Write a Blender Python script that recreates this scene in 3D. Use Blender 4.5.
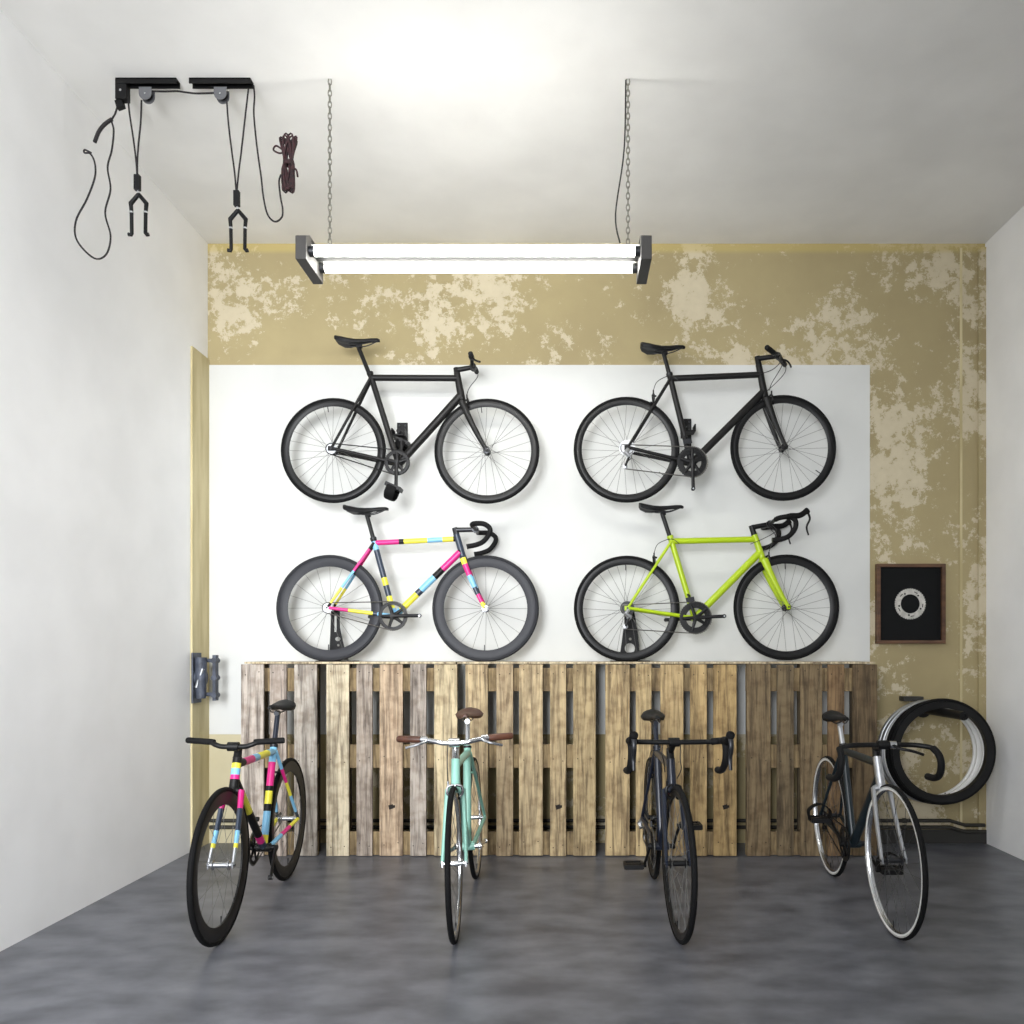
import bpy, bmesh, math, random
from mathutils import Vector, Matrix
random.seed(7)
C = bpy.context.scene
for o in list(bpy.data.objects): bpy.data.objects.remove(o)
PI = math.pi
# ------------------------------------------------------------------ camera
CZ = 1.258; VX, VY, F = 570.0, 653.0, 800.0
cam = bpy.data.cameras.new('camera'); co = bpy.data.objects.new('camera', cam)
C.collection.objects.link(co); C.camera = co
co.location = (0, 0, CZ); co.rotation_euler = (PI/2, 0, 0)
cam.sensor_width = 36; cam.lens = F/1024*36
cam.shift_x = (512-VX)/1024; cam.shift_y = (VY-512)/1024
cam.clip_start = 0.05
# ------------------------------------------------------------------ light
w = bpy.data.worlds.new('world'); C.world = w; w.use_nodes = True
w.node_tree.nodes['Background'].inputs[0].default_value = (0.93, 0.96, 1.0, 1)
w.node_tree.nodes['Background'].inputs[1].default_value = .42
def area(name, loc, rot, sx, sy, power, col):
    l = bpy.data.lights.new(name, 'AREA'); l.shape = 'RECTANGLE'; l.size = sx; l.size_y = sy
    l.energy = power; l.color = col
    o = bpy.data.objects.new(name, l); o.location = loc; o.rotation_euler = rot
    C.collection.objects.link(o); return o
# daylight that comes in through the open shopfront, strongest on its left side
area('daylight', (-1.3, -1.7, 2.1), (math.radians(84), 0, math.radians(6)), 1.8, 2.4, 150, (0.95, 0.97, 1.0)).data.spread = math.radians(95)
C.view_settings.view_transform = 'Standard'; C.view_settings.look = 'None'
C.view_settings.exposure = 0.08; C.view_settings.gamma = 1.0
try: C.view_settings.use_curve_mapping = False
except Exception: pass

# ------------------------------------------------------------------ materials
def srgb(r, g, b):
    f = lambda c: (c/255/12.92) if c/255 <= .04045 else ((c/255+.055)/1.055)**2.4
    return (f(r), f(g), f(b), 1)
def mat(name, col, rough=.5, metal=0, spec=.5, emit=None, es=0):
    m = bpy.data.materials.new(name); m.use_nodes = True
    b = m.node_tree.nodes['Principled BSDF']
    b.inputs['Base Color'].default_value = col; b.inputs['Roughness'].default_value = rough
    b.inputs['Metallic'].default_value = metal; b.inputs['Specular IOR Level'].default_value = spec
    if emit: b.inputs['Emission Color'].default_value = emit; b.inputs['Emission Strength'].default_value = es
    return m
def noisy(name, c1, c2, scale, rough=.6, bump=0.0, metal=0, detail=6, stretch=(1,1,1), lo=.35, hi=.65):
    m = mat(name, c1, rough, metal); nt = m.node_tree; b = nt.nodes['Principled BSDF']
    tc = nt.nodes.new('ShaderNodeTexCoord'); mp = nt.nodes.new('ShaderNodeMapping')
    mp.inputs['Scale'].default_value = stretch
    n = nt.nodes.new('ShaderNodeTexNoise'); n.inputs['Scale'].default_value = scale; n.inputs['Detail'].default_value = detail
    r = nt.nodes.new('ShaderNodeValToRGB')
    r.color_ramp.elements[0].position = lo; r.color_ramp.elements[1].position = hi
    r.color_ramp.elements[0].color = c1; r.color_ramp.elements[1].color = c2
    L = nt.links.new
    L(tc.outputs['Object'], mp.inputs[0]); L(mp.outputs[0], n.inputs[0]); L(n.outputs[0], r.inputs[0]); L(r.outputs[0], b.inputs['Base Color'])
    if bump:
        bp = nt.nodes.new('ShaderNodeBump'); bp.inputs['Strength'].default_value = bump; bp.inputs['Distance'].default_value = .01
        L(n.outputs[0], bp.inputs['Height']); L(bp.outputs[0], b.inputs['Normal'])
    return m
def plaster():
    """peeling olive distemper with pale patches, more of them towards the right end"""
    m = mat('peeling_plaster', (1,1,1,1), .85); nt = m.node_tree; b = nt.nodes['Principled BSDF']; L = nt.links.new
    tc = nt.nodes.new('ShaderNodeTexCoord')
    def noise(s, d=8, r=.6, dist=0, stretch=None):
        n = nt.nodes.new('ShaderNodeTexNoise'); n.inputs['Scale'].default_value = s; n.inputs['Detail'].default_value = d
        n.inputs['Roughness'].default_value = r; n.inputs['Distortion'].default_value = dist
        if stretch:
            mp = nt.nodes.new('ShaderNodeMapping'); mp.inputs['Scale'].default_value = stretch
            L(tc.outputs['Object'], mp.inputs[0]); L(mp.outputs[0], n.inputs[0])
        else: L(tc.outputs['Object'], n.inputs[0])
        return n
    def math_(op, a, b_):
        k = nt.nodes.new('ShaderNodeMath'); k.operation = op
        for i, v in enumerate((a, b_)):
            if isinstance(v, (int, float)): k.inputs[i].default_value = v
            else: L(v, k.inputs[i])
        return k.outputs[0]
    def mix(f, a, b_):
        k = nt.nodes.new('ShaderNodeMix'); k.data_type = 'RGBA'
        L(f, k.inputs[0])
        for i, v in ((6, a), (7, b_)):
            if isinstance(v, tuple): k.inputs[i].default_value = v
            else: L(v, k.inputs[i])
        return k.outputs[2]
    base = mix(noise(1.6, 5).outputs[0], srgb(146, 132, 98), srgb(180, 166, 124))
    sep = nt.nodes.new('ShaderNodeSeparateXYZ'); L(tc.outputs['Object'], sep.inputs[0])
    big = noise(1.5, 3, .5).outputs[0]; fine = noise(12, 12, .8, .1).outputs[0]
    s = math_('ADD', math_('MULTIPLY', big, .78), math_('MULTIPLY', fine, 1.05))
    mr = nt.nodes.new('ShaderNodeMapRange'); L(sep.outputs[0], mr.inputs[0])
    mr.inputs[1].default_value = -2.4; mr.inputs[2].default_value = 2.6; mr.inputs[3].default_value = -.02; mr.inputs[4].default_value = .055
    s = math_('ADD', s, mr.outputs[0])
    r = nt.nodes.new('ShaderNodeValToRGB'); L(s, r.inputs[0])
    r.color_ramp.elements[0].position = .965; r.color_ramp.elements[1].position = 1.0
    s2 = math_('SUBTRACT', s, .04)
    r.color_ramp.elements[0].position = .985; r.color_ramp.elements[1].position = 1.015
    pale = mix(noise(12).outputs[0], srgb(184, 172, 144), srgb(210, 199, 172))
    col = mix(r.outputs[0], base, pale)
    # ochre line close under the ceiling
    mz = nt.nodes.new('ShaderNodeMapRange'); L(sep.outputs[2], mz.inputs[0])
    mz.inputs[1].default_value = 3.90; mz.inputs[2].default_value = 3.93; mz.inputs[3].default_value = 0; mz.inputs[4].default_value = .55
    col = mix(mz.outputs[0], col, srgb(196, 176, 106))
    L(col, b.inputs['Base Color'])
    bp = nt.nodes.new('ShaderNodeBump'); bp.inputs['Strength'].default_value = .35; bp.inputs['Distance'].default_value = .006
    L(r.outputs[0], bp.inputs['Height']); L(bp.outputs[0], b.inputs['Normal'])
    return m
def wood():
    m = mat('pallet_wood', (1,1,1,1), .85); nt = m.node_tree; b = nt.nodes['Principled BSDF']; L = nt.links.new
    oi = nt.nodes.new('ShaderNodeObjectInfo'); tc = nt.nodes.new('ShaderNodeTexCoord')
    cmb = nt.nodes.new('ShaderNodeVectorMath'); cmb.operation = 'ADD'
    sc = nt.nodes.new('ShaderNodeVectorMath'); sc.operation = 'SCALE'; sc.inputs[0].default_value = (7, 3, 11)
    L(oi.outputs['Random'], sc.inputs['Scale']); L(tc.outputs['Object'], cmb.inputs[0]); L(sc.outputs[0], cmb.inputs[1])
    mp = nt.nodes.new('ShaderNodeMapping'); mp.inputs['Scale'].default_value = (42, 42, 2.6); L(cmb.outputs[0], mp.inputs[0])
    n = nt.nodes.new('ShaderNodeTexNoise'); n.inputs['Scale'].default_value = 1; n.inputs['Detail'].default_value = 7; n.inputs['Distortion'].default_value = .5
    n.inputs['Roughness'].default_value = .65
    L(mp.outputs[0], n.inputs[0])
    r = nt.nodes.new('ShaderNodeValToRGB'); L(n.outputs[0], r.inputs[0])
    r.color_ramp.elements[0].position = .36; r.color_ramp.elements[0].color = (.34, .31, .29, 1)
    r.color_ramp.elements[1].position = .58; r.color_ramp.elements[1].color = (1.08, 1.05, 1.0, 1)
    n2 = nt.nodes.new('ShaderNodeTexNoise'); n2.inputs['Scale'].default_value = 16; n2.inputs['Detail'].default_value = 5; L(cmb.outputs[0], n2.inputs[0])
    r2 = nt.nodes.new('ShaderNodeValToRGB'); L(n2.outputs[0], r2.inputs[0])
    r2.color_ramp.elements[0].position = .34; r2.color_ramp.elements[0].color = (.70, .66, .63, 1)
    r2.color_ramp.elements[1].position = .55; r2.color_ramp.elements[1].color = (1, 1, 1, 1)
    def mul(a, c):
        k = nt.nodes.new('ShaderNodeMix'); k.data_type = 'RGBA'; k.blend_type = 'MULTIPLY'; k.inputs[0].default_value = 1
        L(a, k.inputs[6]); L(c, k.inputs[7]); return k.outputs[2]
    col = mul(mul(oi.outputs['Color'], r.outputs[0]), r2.outputs[0])
    L(col, b.inputs['Base Color'])
    bp = nt.nodes.new('ShaderNodeBump'); bp.inputs['Strength'].default_value = .5; bp.inputs['Distance'].default_value = .003
    L(n.outputs[0], bp.inputs['Height']); L(bp.outputs[0], b.inputs['Normal'])
    return m
M = dict(
    plaster=plaster(), wood=wood(),
    white_wall=noisy('white_plaster', srgb(240,240,240), srgb(246,246,246), 3, .8),
    ceiling=noisy('ceiling_paint', srgb(226,225,222), srgb(236,235,232), 2, .85),
    panel=noisy('white_paint', srgb(205,206,203), srgb(214,215,212), 1.5, .7),
    cream=noisy('cream_paint', srgb(186,177,146), srgb(200,191,160), 2, .8),
    floor=noisy('polished_concrete', srgb(72,74,81), srgb(112,114,121), 5, .36, 0.03, detail=12, stretch=(.8,1.3,1), lo=.3, hi=.7),
    trim=noisy('old_tan_paint', srgb(182,168,126), srgb(208,196,156), 3, .8, .2, stretch=(4,4,.6)),
    matblack=mat('satin_black', srgb(15,15,16), .45, 0, .3),
    frameblack=mat('black_frame_paint', srgb(19,18,18), .5, 0, .3),
    darkblue=mat('midnight_blue_paint', srgb(24,30,44), .3, 0, .6),
    petrol=mat('dark_petrol_paint', srgb(20,32,38), .35, 0, .5),
    gunmetal=mat('gunmetal', srgb(50,51,54), .35, .6),
    rubber=mat('tyre_rubber', srgb(11,11,12), .8, 0, .2),
    rubbergrey=mat('grey_tyre_rubber', srgb(34,35,39), .65, 0, .3),
    deeprim=mat('carbon_rim', srgb(36,37,43), .5, 0, .35, 0, .5),
    deeprimblack=mat('black_carbon_rim', srgb(13,13,14), .45, 0, .35, 0, .5),
    silver=mat('polished_alloy', srgb(205,207,210), .22, 1),
    satin=mat('satin_alloy', srgb(190,192,195), .4, .9),
    spoke=mat('spoke_steel', srgb(112,112,110), .45, .4),
    spokeblack=mat('black_spoke', srgb(60,60,60), .4, .4),
    tape=mat('bar_tape', srgb(13,13,14), .75, 0, .25),
    saddle=mat('black_saddle', srgb(14,14,16), .55, 0, .3),
    brown=noisy('brown_leather', srgb(66,40,29), srgb(90,54,38), 14, .45),
    pink=mat('magenta_paint', srgb(220,40,130), .35), yellow=mat('yellow_paint', srgb(236,226,70), .35),
    blue=mat('sky_blue_paint', srgb(130,190,225), .35), navy=mat('slate_paint', srgb(48,58,74), .35),
    lime=mat('lime_paint', srgb(168,194,22), .35), mint=mat('mint_paint', srgb(146,198,182), .32),
    chain=mat('chain_steel', srgb(110,108,104), .4, .8),
    cable=mat('black_cable', srgb(30,30,30), .5),
    whiterim=mat('white_rim', srgb(225,225,222), .35),
    tube=mat('fluorescent_tube', (1,1,1,1), .4, emit=(1,.985,.93,1), es=34),
    lampwhite=mat('lamp_white_enamel', srgb(235,235,230), .4),
    spine=mat('lamp_channel_grey', srgb(26,26,25), .7),
    lampcap=mat('lamp_grey_plastic', srgb(58,56,54), .6),
    chrome=mat('chain_link_steel', srgb(150,148,140), .35, .9),
    darkwood=noisy('dark_walnut', srgb(72,48,34), srgb(100,70,48), 6, .5, stretch=(1,1,6)),
    card=mat('black_card', srgb(16,17,18), .8, 0, .2), ring=noisy('worn_chainring', srgb(170,168,160), srgb(205,202,195), 30, .5),
    pipe=mat('dark_pipe_paint', srgb(46,44,38), .6), darkmatt=mat('dark_matt', srgb(48,47,44), .7),
    iron=noisy('cast_iron', srgb(50,54,64), srgb(78,84,98), 20, .55),
    rope=mat('black_cord', srgb(26,22,24), .8), ropered=noisy('dark_braided_cord', srgb(26,18,20), srgb(62,32,36), 60, .8),
    bracket=mat('black_powder_coat', srgb(12,12,13), .55, 0, .25), pulley=mat('grey_pulley_steel', srgb(104,105,108), .4, .4),
    knot=mat('dark_knot', srgb(34,28,24), .9), label=mat('clear_stripe', srgb(120,122,126), .4),
)
# ------------------------------------------------------------------ mesh helpers
class MB:
    def __init__(s): s.v = []; s.f = []; s.m = []; s.mats = []
    def mi(s, m):
        if m not in s.mats: s.mats.append(m)
        return s.mats.index(m)
    def add(s, vs, fs, m):
        k = len(s.v); s.v += [Vector(p) for p in vs]; i = s.mi(m)
        for f in fs: s.f.append([k+a for a in f]); s.m.append(i)
    def box(s, x0, x1, y0, y1, z0, z1, m):
        vs = [(x, y, z) for z in (z0, z1) for y in (y0, y1) for x in (x0, x1)]
        s.add(vs, [(0,2,3,1),(4,5,7,6),(0,1,5,4),(2,6,7,3),(0,4,6,2),(1,3,7,5)], m)
    def obox(s, c, ax, ay, az, m):      # oriented box: centre and three half-axis vectors
        c, ax, ay, az = map(Vector, (c, ax, ay, az))
        vs = [c+ax*i+ay*j+az*k for k in (-1,1) for j in (-1,1) for i in (-1,1)]
        s.add(vs, [(0,2,3,1),(4,5,7,6),(0,1,5,4),(2,6,7,3),(0,4,6,2),(1,3,7,5)], m)
    def tube(s, pts, r, m, n=10, closed=False, caps=True, flat=None):
        pts = [Vector(p) for p in pts]; N = len(pts)
        rs = r if isinstance(r, (list, tuple)) else [r]*N
        T = []
        for i in range(N):
            if closed: t = pts[(i+1) % N]-pts[i-1]
            else: t = pts[min(i+1, N-1)]-pts[max(i-1, 0)]
            T.append(t.normalized())
        a = Vector((0,1,0)) if abs(T[0].y) < .9 else Vector((1,0,0))
        u = (a - T[0]*a.dot(T[0])).normalized(); vs = []
        for i in range(N):
            u = (u - T[i]*u.dot(T[i])).normalized(); v = T[i].cross(u)
            for k in range(n):
                an = 2*PI*k/n
                fu, fv = (flat if flat else (1, 1))
                vs.append(pts[i]+(u*math.cos(an)*fu+v*math.sin(an)*fv)*rs[i])
        fs = []
        for i in range(N if closed else N-1):
            j = (i+1) % N
            for k in range(n):
                k2 = (k+1) % n; fs.append((i*n+k, i*n+k2, j*n+k2, j*n+k))
        if caps and not closed: fs.append(tuple(range(n-1, -1, -1))); fs.append(tuple((N-1)*n+k for k in range(n)))
        s.add(vs, fs, m)
    def lathe(s, prof, m, c=(0,0,0), n=56, axis='Y', closed=True):
        c = Vector(c); vs = []; P = len(prof)
        for i in range(n):
            a = 2*PI*i/n; ca, sa = math.cos(a), math.sin(a)
            for r, y in prof:
                vs.append(c+(Vector((r*ca, y, r*sa)) if axis == 'Y' else Vector((y, r*ca, r*sa)) if axis == 'X' else Vector((r*ca, r*sa, y))))
        fs = []
        for i in range(n):
            j = (i+1) % n
            for k in range(P if closed else P-1):
                k2 = (k+1) % P; fs.append((i*P+k, i*P+k2, j*P+k2, j*P+k))
        s.add(vs, fs, m)
    def disc(s, c, r, h, m, axis='Y', n=20):
        s.lathe([(.0002, -h/2), (r*.94, -h/2), (r, -h/2*.7), (r, h/2*.7), (r*.94, h/2), (.0002, h/2)], m, c, n, axis)
    def build(s, name, parent=None, origin=None, smooth=True, bevel=0):
        o0 = Vector(origin) if origin is not None else Vector((0,0,0))
        me = bpy.data.meshes.new(name)
        me.from_pydata([v-o0 for v in s.v], [], s.f); 
        for m in s.mats: me.materials.append(m)
        me.polygons.foreach_set('material_index', s.m)
        bm = bmesh.new(); bm.from_mesh(me); bmesh.ops.recalc_face_normals(bm, faces=bm.faces)
        if bevel: bmesh.ops.bevel(bm, geom=list(bm.edges), offset=bevel, segments=2, affect='EDGES', profile=.6)
        bm.to_mesh(me); bm.free()
        if smooth:
            for p in me.polygons: p.use_smooth = True
            try: me.set_sharp_from_angle(angle=math.radians(42))
            except Exception: pass
        o = bpy.data.objects.new(name, me); C.collection.objects.link(o)
        o.location = o0
        if parent: o.parent = parent
        return o
def smooth_path(pts, k=6, closed=False):
    pts = [Vector(p) for p in pts]; N = len(pts); out = []
    rng = range(N if closed else N-1)
    for i in rng:
        if closed: p0, p1, p2, p3 = pts[i-1], pts[i], pts[(i+1) % N], pts[(i+2) % N]
        else: p0, p1, p2, p3 = pts[max(i-1,0)], pts[i], pts[i+1], pts[min(i+2,N-1)]
        for j in range(k):
            t = j/k
            out.append(.5*((2*p1)+(p2-p0)*t+(2*p0-5*p1+4*p2-p3)*t*t+(3*p1-p0-3*p2+p3)*t**3))
    if not closed: out.append(pts[-1])
    return out
def tag(o, label=None, cat=None, group=None, kind=None):
    if label: o['label'] = label
    if cat: o['category'] = cat
    if group: o['group'] = group
    if kind: o['kind'] = kind
    return o
def empty(name, loc, rot=(0,0,0)):
    o = bpy.data.objects.new(name, None); o.empty_display_size = .1
    C.collection.objects.link(o); o.location = loc; o.rotation_euler = rot; return o
def struct(name, mb, label=None, bevel=0):
    o = mb.build(name, smooth=False, bevel=bevel); o['kind'] = 'structure'
    if label: o['label'] = label
    return o
def W(px, py, Y): return Vector(((px-VX)*Y/F, Y, CZ-(py-VY)*Y/F))    # reads a measured photo point at a known distance

# ------------------------------------------------------------------ the room
YB = 5.30; XL, XR = -2.40, 2.75; ZC = 3.97; YF = -2.5
m = MB(); m.box(XL-.3, XR+.3, YF, YB+.3, -.1, 0, M['floor']); struct('floor', m, 'dark grey polished concrete floor')
m = MB(); m.box(XL-.3, XR+.3, YF, YB+.3, ZC, ZC+.1, M['ceiling']); struct('ceiling', m, 'off-white painted ceiling')
m = MB(); m.box(XL-.3, XR+.3, YB, YB+.2, 0, ZC, M['plaster']); struct('wall_back', m, 'back wall of peeling olive plaster')
m = MB(); m.box(XL-.2, XL, YF, YB, 0, ZC, M['white_wall']); struct('wall_left', m, 'white painted side wall')
m = MB(); m.box(XR, XR+.2, YF, YB, 0, ZC, M['white_wall']); struct('wall_right', m, 'white painted right side wall')
m = MB(); m.box(XR-2.6, XR, YF, YF+.12, 0, ZC, M['white_wall']); struct('wall_front_blocker', m, 'unseen front wall added to shade the right side')  # unseen wall added to keep daylight off the right side
m = MB(); m.box(XL, 1.985, YB-.004, YB, .72, 3.165, M['panel']); struct('trim_1', m, 'white painted rectangle on the olive plaster wall')
m = MB(); m.box(XL, -2.0, YB-.004, YB, 0, .7195, M['cream']); struct('trim_4', m, 'cream painted lower wall left of the pallets')
m = MB(); m.box(XL, XL+.012, 5.06, YB-.004, 0, 3.2, M['trim']); struct('trim_2', m, 'tan strip at the left corner')
m = MB(); m.box(2.582, 2.597, YB-.006, YB, 0, ZC-.03, M['trim']); m.box(2.70, 2.75, YB-.015, YB, 0, ZC-.03, M['plaster']); struct('trim_3', m, 'narrow vertical strips at the right corner')
m = MB(); m.box(2.0, XR, YB-.02, YB, 0, .09, M['darkmatt']); struct('dark_strip_back', m, 'low dark strip at the foot of the back wall')  # low dark strip along the wall foot at the right
for nm, z in (('a', .155), ('b', .112)):
    m = MB(); m.tube([(XL+.03, YB-.035, z), (2.50, YB-.035, z), (2.60, YB-.035, z-.03), (XR-.02, YB-.035, z-.03)], .012, M['pipe'])
    for x in (-1.9, -.6, .7, 2.2): m.tube([(x-.012, YB-.035, z), (x+.012, YB-.035, z)], .016, M['pipe'])
    tag(m.build('heating_pipe'), 'upper of two thin dark pipes low along the back wall' if nm == 'a' else 'lower of two thin dark pipes low along the back wall', 'pipe', 'pipes low on the back wall')

# ------------------------------------------------------------------ bicycles
def ring_prof(ro, ri, hw, k=8):
    """rounded closed profile between radii ri and ro, half width hw"""
    c = (ro+ri)/2; a = (ro-ri)/2
    return [(c+a*math.cos(2*PI*i/k), hw*math.sin(2*PI*i/k)) for i in range(k)]
def make_wheel(root, hub, R, o):
    hx, hz = hub; c = Vector((hx, 0, hz)); tw = o.get('tyre_w', .0125)
    rd = o['rim_d']; r0 = R-.022
    m = MB(); m.lathe([(r0+.003, -.009), (r0+.003, .009), (r0-.006, .0105), (r0-rd*.6, .009), (r0-rd, .004), (r0-rd, -.004), (r0-rd*.6, -.009), (r0-.006, -.0105)], o['rim_m'], c, 64)
    va = o.get('valve', -1.6); vd = Vector((math.cos(va), 0, math.sin(va)))
    m.tube([c+vd*(r0-rd+.002), c+vd*(r0-rd-.035)], .003, M['gunmetal'], 6)
    w_ = m.build('wheel', root, c)
    m = MB(); m.lathe(ring_prof(R, R-.024, tw, 10), o['tyre_m'], (0,0,0), 64)
    if o.get('wall_m'):
        for s in (-1, 1): m.lathe([(R-.012, s*tw*.98), (R-.026, s*tw*.82), (R-.027, s*tw*.72), (R-.012, s*tw*.8)], o['wall_m'], (0,0,0), 64)
    m.build('tyre', w_)
    m = MB(); m.lathe([(.006,-.052),(.010,-.052),(.010,-.038),(.022,-.036),(.022,-.032),(.013,-.028),(.012,.028),(.022,.032),(.022,.036),(.010,.038),(.010,.052),(.006,.052)], o['hub_m'], (0,0,0), 20)
    m.tube([(0,-.062,0),(0,.062,0)], .006, M['gunmetal'], 8); m.build('hub', w_)
    m = MB(); n = o.get('spokes', 28)
    for i in range(n):
        s = 1 if i % 2 else -1; a = 2*PI*i/n; off = (.9 if (i//2) % 2 else -.9) if o.get('cross', True) else 0
        p0 = Vector((.021*math.cos(a+off), s*.033, .021*math.sin(a+off))); rr = r0-rd+.002
        m.tube([p0, (rr*math.cos(a), s*.002, rr*math.sin(a))], o.get('spoke_r', .0011), o['spoke_m'], 4, caps=False)
    m.build('spokes', w_)
    return w_
def banded(m, p0, p1, r0, r1, bands, n=12, flat=None, curve=None):
    """a tube painted in bands: bands = [(end fraction, material), ...]"""
    p0, p1 = Vector(p0), Vector(p1); t0 = 0
    f = curve if curve else (lambda t: p0.lerp(p1, t))
    for t1, mt in bands:
        k = 4 if curve else 1
        ts = [t0+(t1-t0)*i/k for i in range(k+1)]
        m.tube([f(t) for t in ts], [r0+(r1-r0)*t for t in ts], mt, n, caps=True, flat=flat); t0 = t1
def make_saddle(root, c, mt, wide=.068, railm=None, tilt=0):
    cx, cz = c; m = MB()
    st = [(-.142,.4,.022,.018),(-.132,.80,.032,.012),(-.095,1.0,.040,.000),(-.055,.86,.036,-.006),(-.01,.55,.029,-.006),(.04,.34,.019,.000),(.09,.26,.018,.005),(.125,.23,.015,.006),(.14,.13,.010,.002)]
    vs = []; fs = []; K = 14
    for i, (x, wf, h, zb) in enumerate(st):
        hw = wide*wf
        for k in range(K):
            a = 2*PI*k/K; y = math.cos(a); z = math.sin(a)
            zz = z*h*.5 if z > 0 else z*h*(.6+.9*abs(y)**2)
            vs.append((cx+x-.006, y*hw, cz+.042+zb+zz*.82 - (y*y)*.008))
    for i in range(len(st)-1):
        for k in range(K):
            k2 = (k+1) % K; fs.append((i*K+k, i*K+k2, (i+1)*K+k2, (i+1)*K+k))
    fs.append(tuple(range(K-1,-1,-1))); fs.append(tuple((len(st)-1)*K+k for k in range(K)))
    m.add(vs, fs, mt); sd = m.build('saddle', root)
    m = MB()
    for s in (-1, 1):
        m.tube(smooth_path([(cx-.09, s*.03, cz+.04), (cx-.05, s*.022, cz+.012), (cx+.04, s*.02, cz+.012), (cx+.12, s*.008, cz+.04)], 4), .0035, railm or M['gunmetal'], 6)
    m.build('saddle_rail', sd)
def steer_matrix(top, bot, ang):
    ax = (Vector(top)-Vector(bot)).normalized()
    return Matrix.Translation(Vector(bot)) @ Matrix.Rotation(ang, 4, ax) @ Matrix.Translation(-Vector(bot))
def make_bike(o):
    """x runs forward, z up, -y is the chain side; the origin is where the rear tyre touches the ground"""
    root = empty('bicycle', (0,0,0)); R = o['R']; R1 = o.get('R1', R)
    V = lambda p, y=0: Vector((p[0], y, p[1]))
    rh, fh, bb, st, sp, ht, hb = (o[k] for k in ('rh','fh','bb','st','sp','ht','hb'))
    fm = o['frame_m']; P = o.get('paint', {})
    bd = lambda k: P.get(k, [(1, fm)])
    ax = (V(ht)-V(hb)).normalized(); d = -ax
    # ---- frame
    m = MB()
    banded(m, V(hb)+d*.004, V(ht)+ax*.004, o.get('hr', .021), .020, bd('head'))
    tt = V(ht)+d*o.get('tt', .028); dt = V(hb)+ax*.03
    banded(m, V(st)-Vector((0,0,.012)), tt, o.get('tr', .019), o.get('tr', .019), bd('top'))
    banded(m, V(bb), dt, o.get('dr', .0185), o.get('dr', .0185)*1.02, bd('down'))
    sa = (V(st)-V(bb)).normalized()
    banded(m, V(bb), V(st)+sa*.012, .0185, .0185, bd('seat'))
    m.tube([V(st)+sa*.008, V(st)+sa*.024], .0205, fm, 12)
    m.tube([V(bb, -.036), V(bb, .036)], .0215, fm, 14)
    for s in (-1, 1):
        y1 = s*.056
        banded(m, V(rh, y1)+Vector((.012,0,0)), V(bb, s*.026), .0100, .0125, bd('chainstay'))
        banded(m, V(rh, y1)+Vector((.006,0,.006)), V(st, s*.013)-sa*.012, .0082, .0095, bd('seatstay'), 10)
        m.obox(V(rh, y1), (.018,0,0), (0,.003,0), (0,0,.014), o.get('drop_m', fm))
    # bridge between the stays
    a = V(rh).lerp(V(st), .68); m.tube([a+Vector((0,-.022,0)), a+Vector((0,.022,0))], .006, fm, 8)
    fr = m.build('frame', root)
    # ---- seat post
    pm = o.get('post_m', M['matblack'])
    m = MB(); m.tube([V(st)-sa*.05, V(sp)-Vector((0,0,.004))], .0135, pm, 12); m.tube([V(sp)+Vector((-.012,0,.004)), V(sp)+Vector((.022,0,.004))], .014, pm, 10)
    m.build('seat_post', root)
    m = MB(); m.tube([V(st)+sa*.010, V(st)+sa*.022], .0215, o.get('clamp_m', M['gunmetal']), 12); m.build('seat_clamp', root)
    make_saddle(root, sp, o.get('saddle_m', M['saddle']), o.get('saddle_w', .068))
    # ---- wheels
    wr = make_wheel(root, rh, R, o['wheel'])
    # ---- front group
    S = steer_matrix(V(ht), V(hb), o.get('steer', 0))
    wf = make_wheel(root, fh, R1, o.get('wheel_f', o['wheel']))
    m = MB(); cr = V(hb)+d*.02
    fkm = o.get('fork_m', fm)
    m.tube([V(hb)+d*.002, V(hb)+d*.028], [.021, .024], fkm, 12)
    wdt = .036
    m.tube([cr+Vector((0,-wdt,0))+d*.006, cr+Vector((0,-.018,0)), cr+Vector((0,.018,0)), cr+Vector((0,wdt,0))+d*.006], [.013,.017,.017,.013], fkm, 10)
    for s in (-1, 1):
        p0 = cr+Vector((0,s*wdt,0)); p1 = V(fh, s*.052); ctrl = p0.lerp(p1,.5)+Vector((-.012,0,-.004)); ctrl.y = s*.046
        cv = lambda t, p0=p0, p1=p1, c_=ctrl: p0*(1-t)**2+c_*2*t*(1-t)+p1*t*t
        banded(m, p0, p1, o.get('fork_r', .0135)*1.3, .010, bd('fork'), 10, (o.get('ff', .8), 1.1), cv)
        m.obox(p1, (.011,0,0), (0,.0035,0), (0,0,.014), o.get('drop_m', fkm))
    fk = m.build('fork', root)
    # ---- stem and bar, with their own turn on top of the fork's
    cl = o['clamp']; B = steer_matrix(V(ht), V(hb), o.get('bar_turn', 0))
    sm = o.get('stem_m', M['matblack'])
    top = V(ht)+ax*(o.get('stem_up', .03))
    m = MB(); m.tube([V(ht)+ax*.002, V(ht)+ax*.010, top+ax*.014], [.0215,.0185,.0175], sm, 12); m.tube([top, V(cl)], [.0165, .0145], sm, 12)
    m.tube([V(cl, -.024), V(cl, .024)], .021, sm, 12)
    sto = m.build('stem', root); sto.matrix_basis = S @ B
    m = MB(); bm_ = o.get('bar_m', M['matblack']); kind = o['bar']; hw = o.get('bar_hw', .2)
    X = lambda x, y, z: V(cl)+Vector((x, y, z))
    grips = [MB(), MB()]; levers = []
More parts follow.
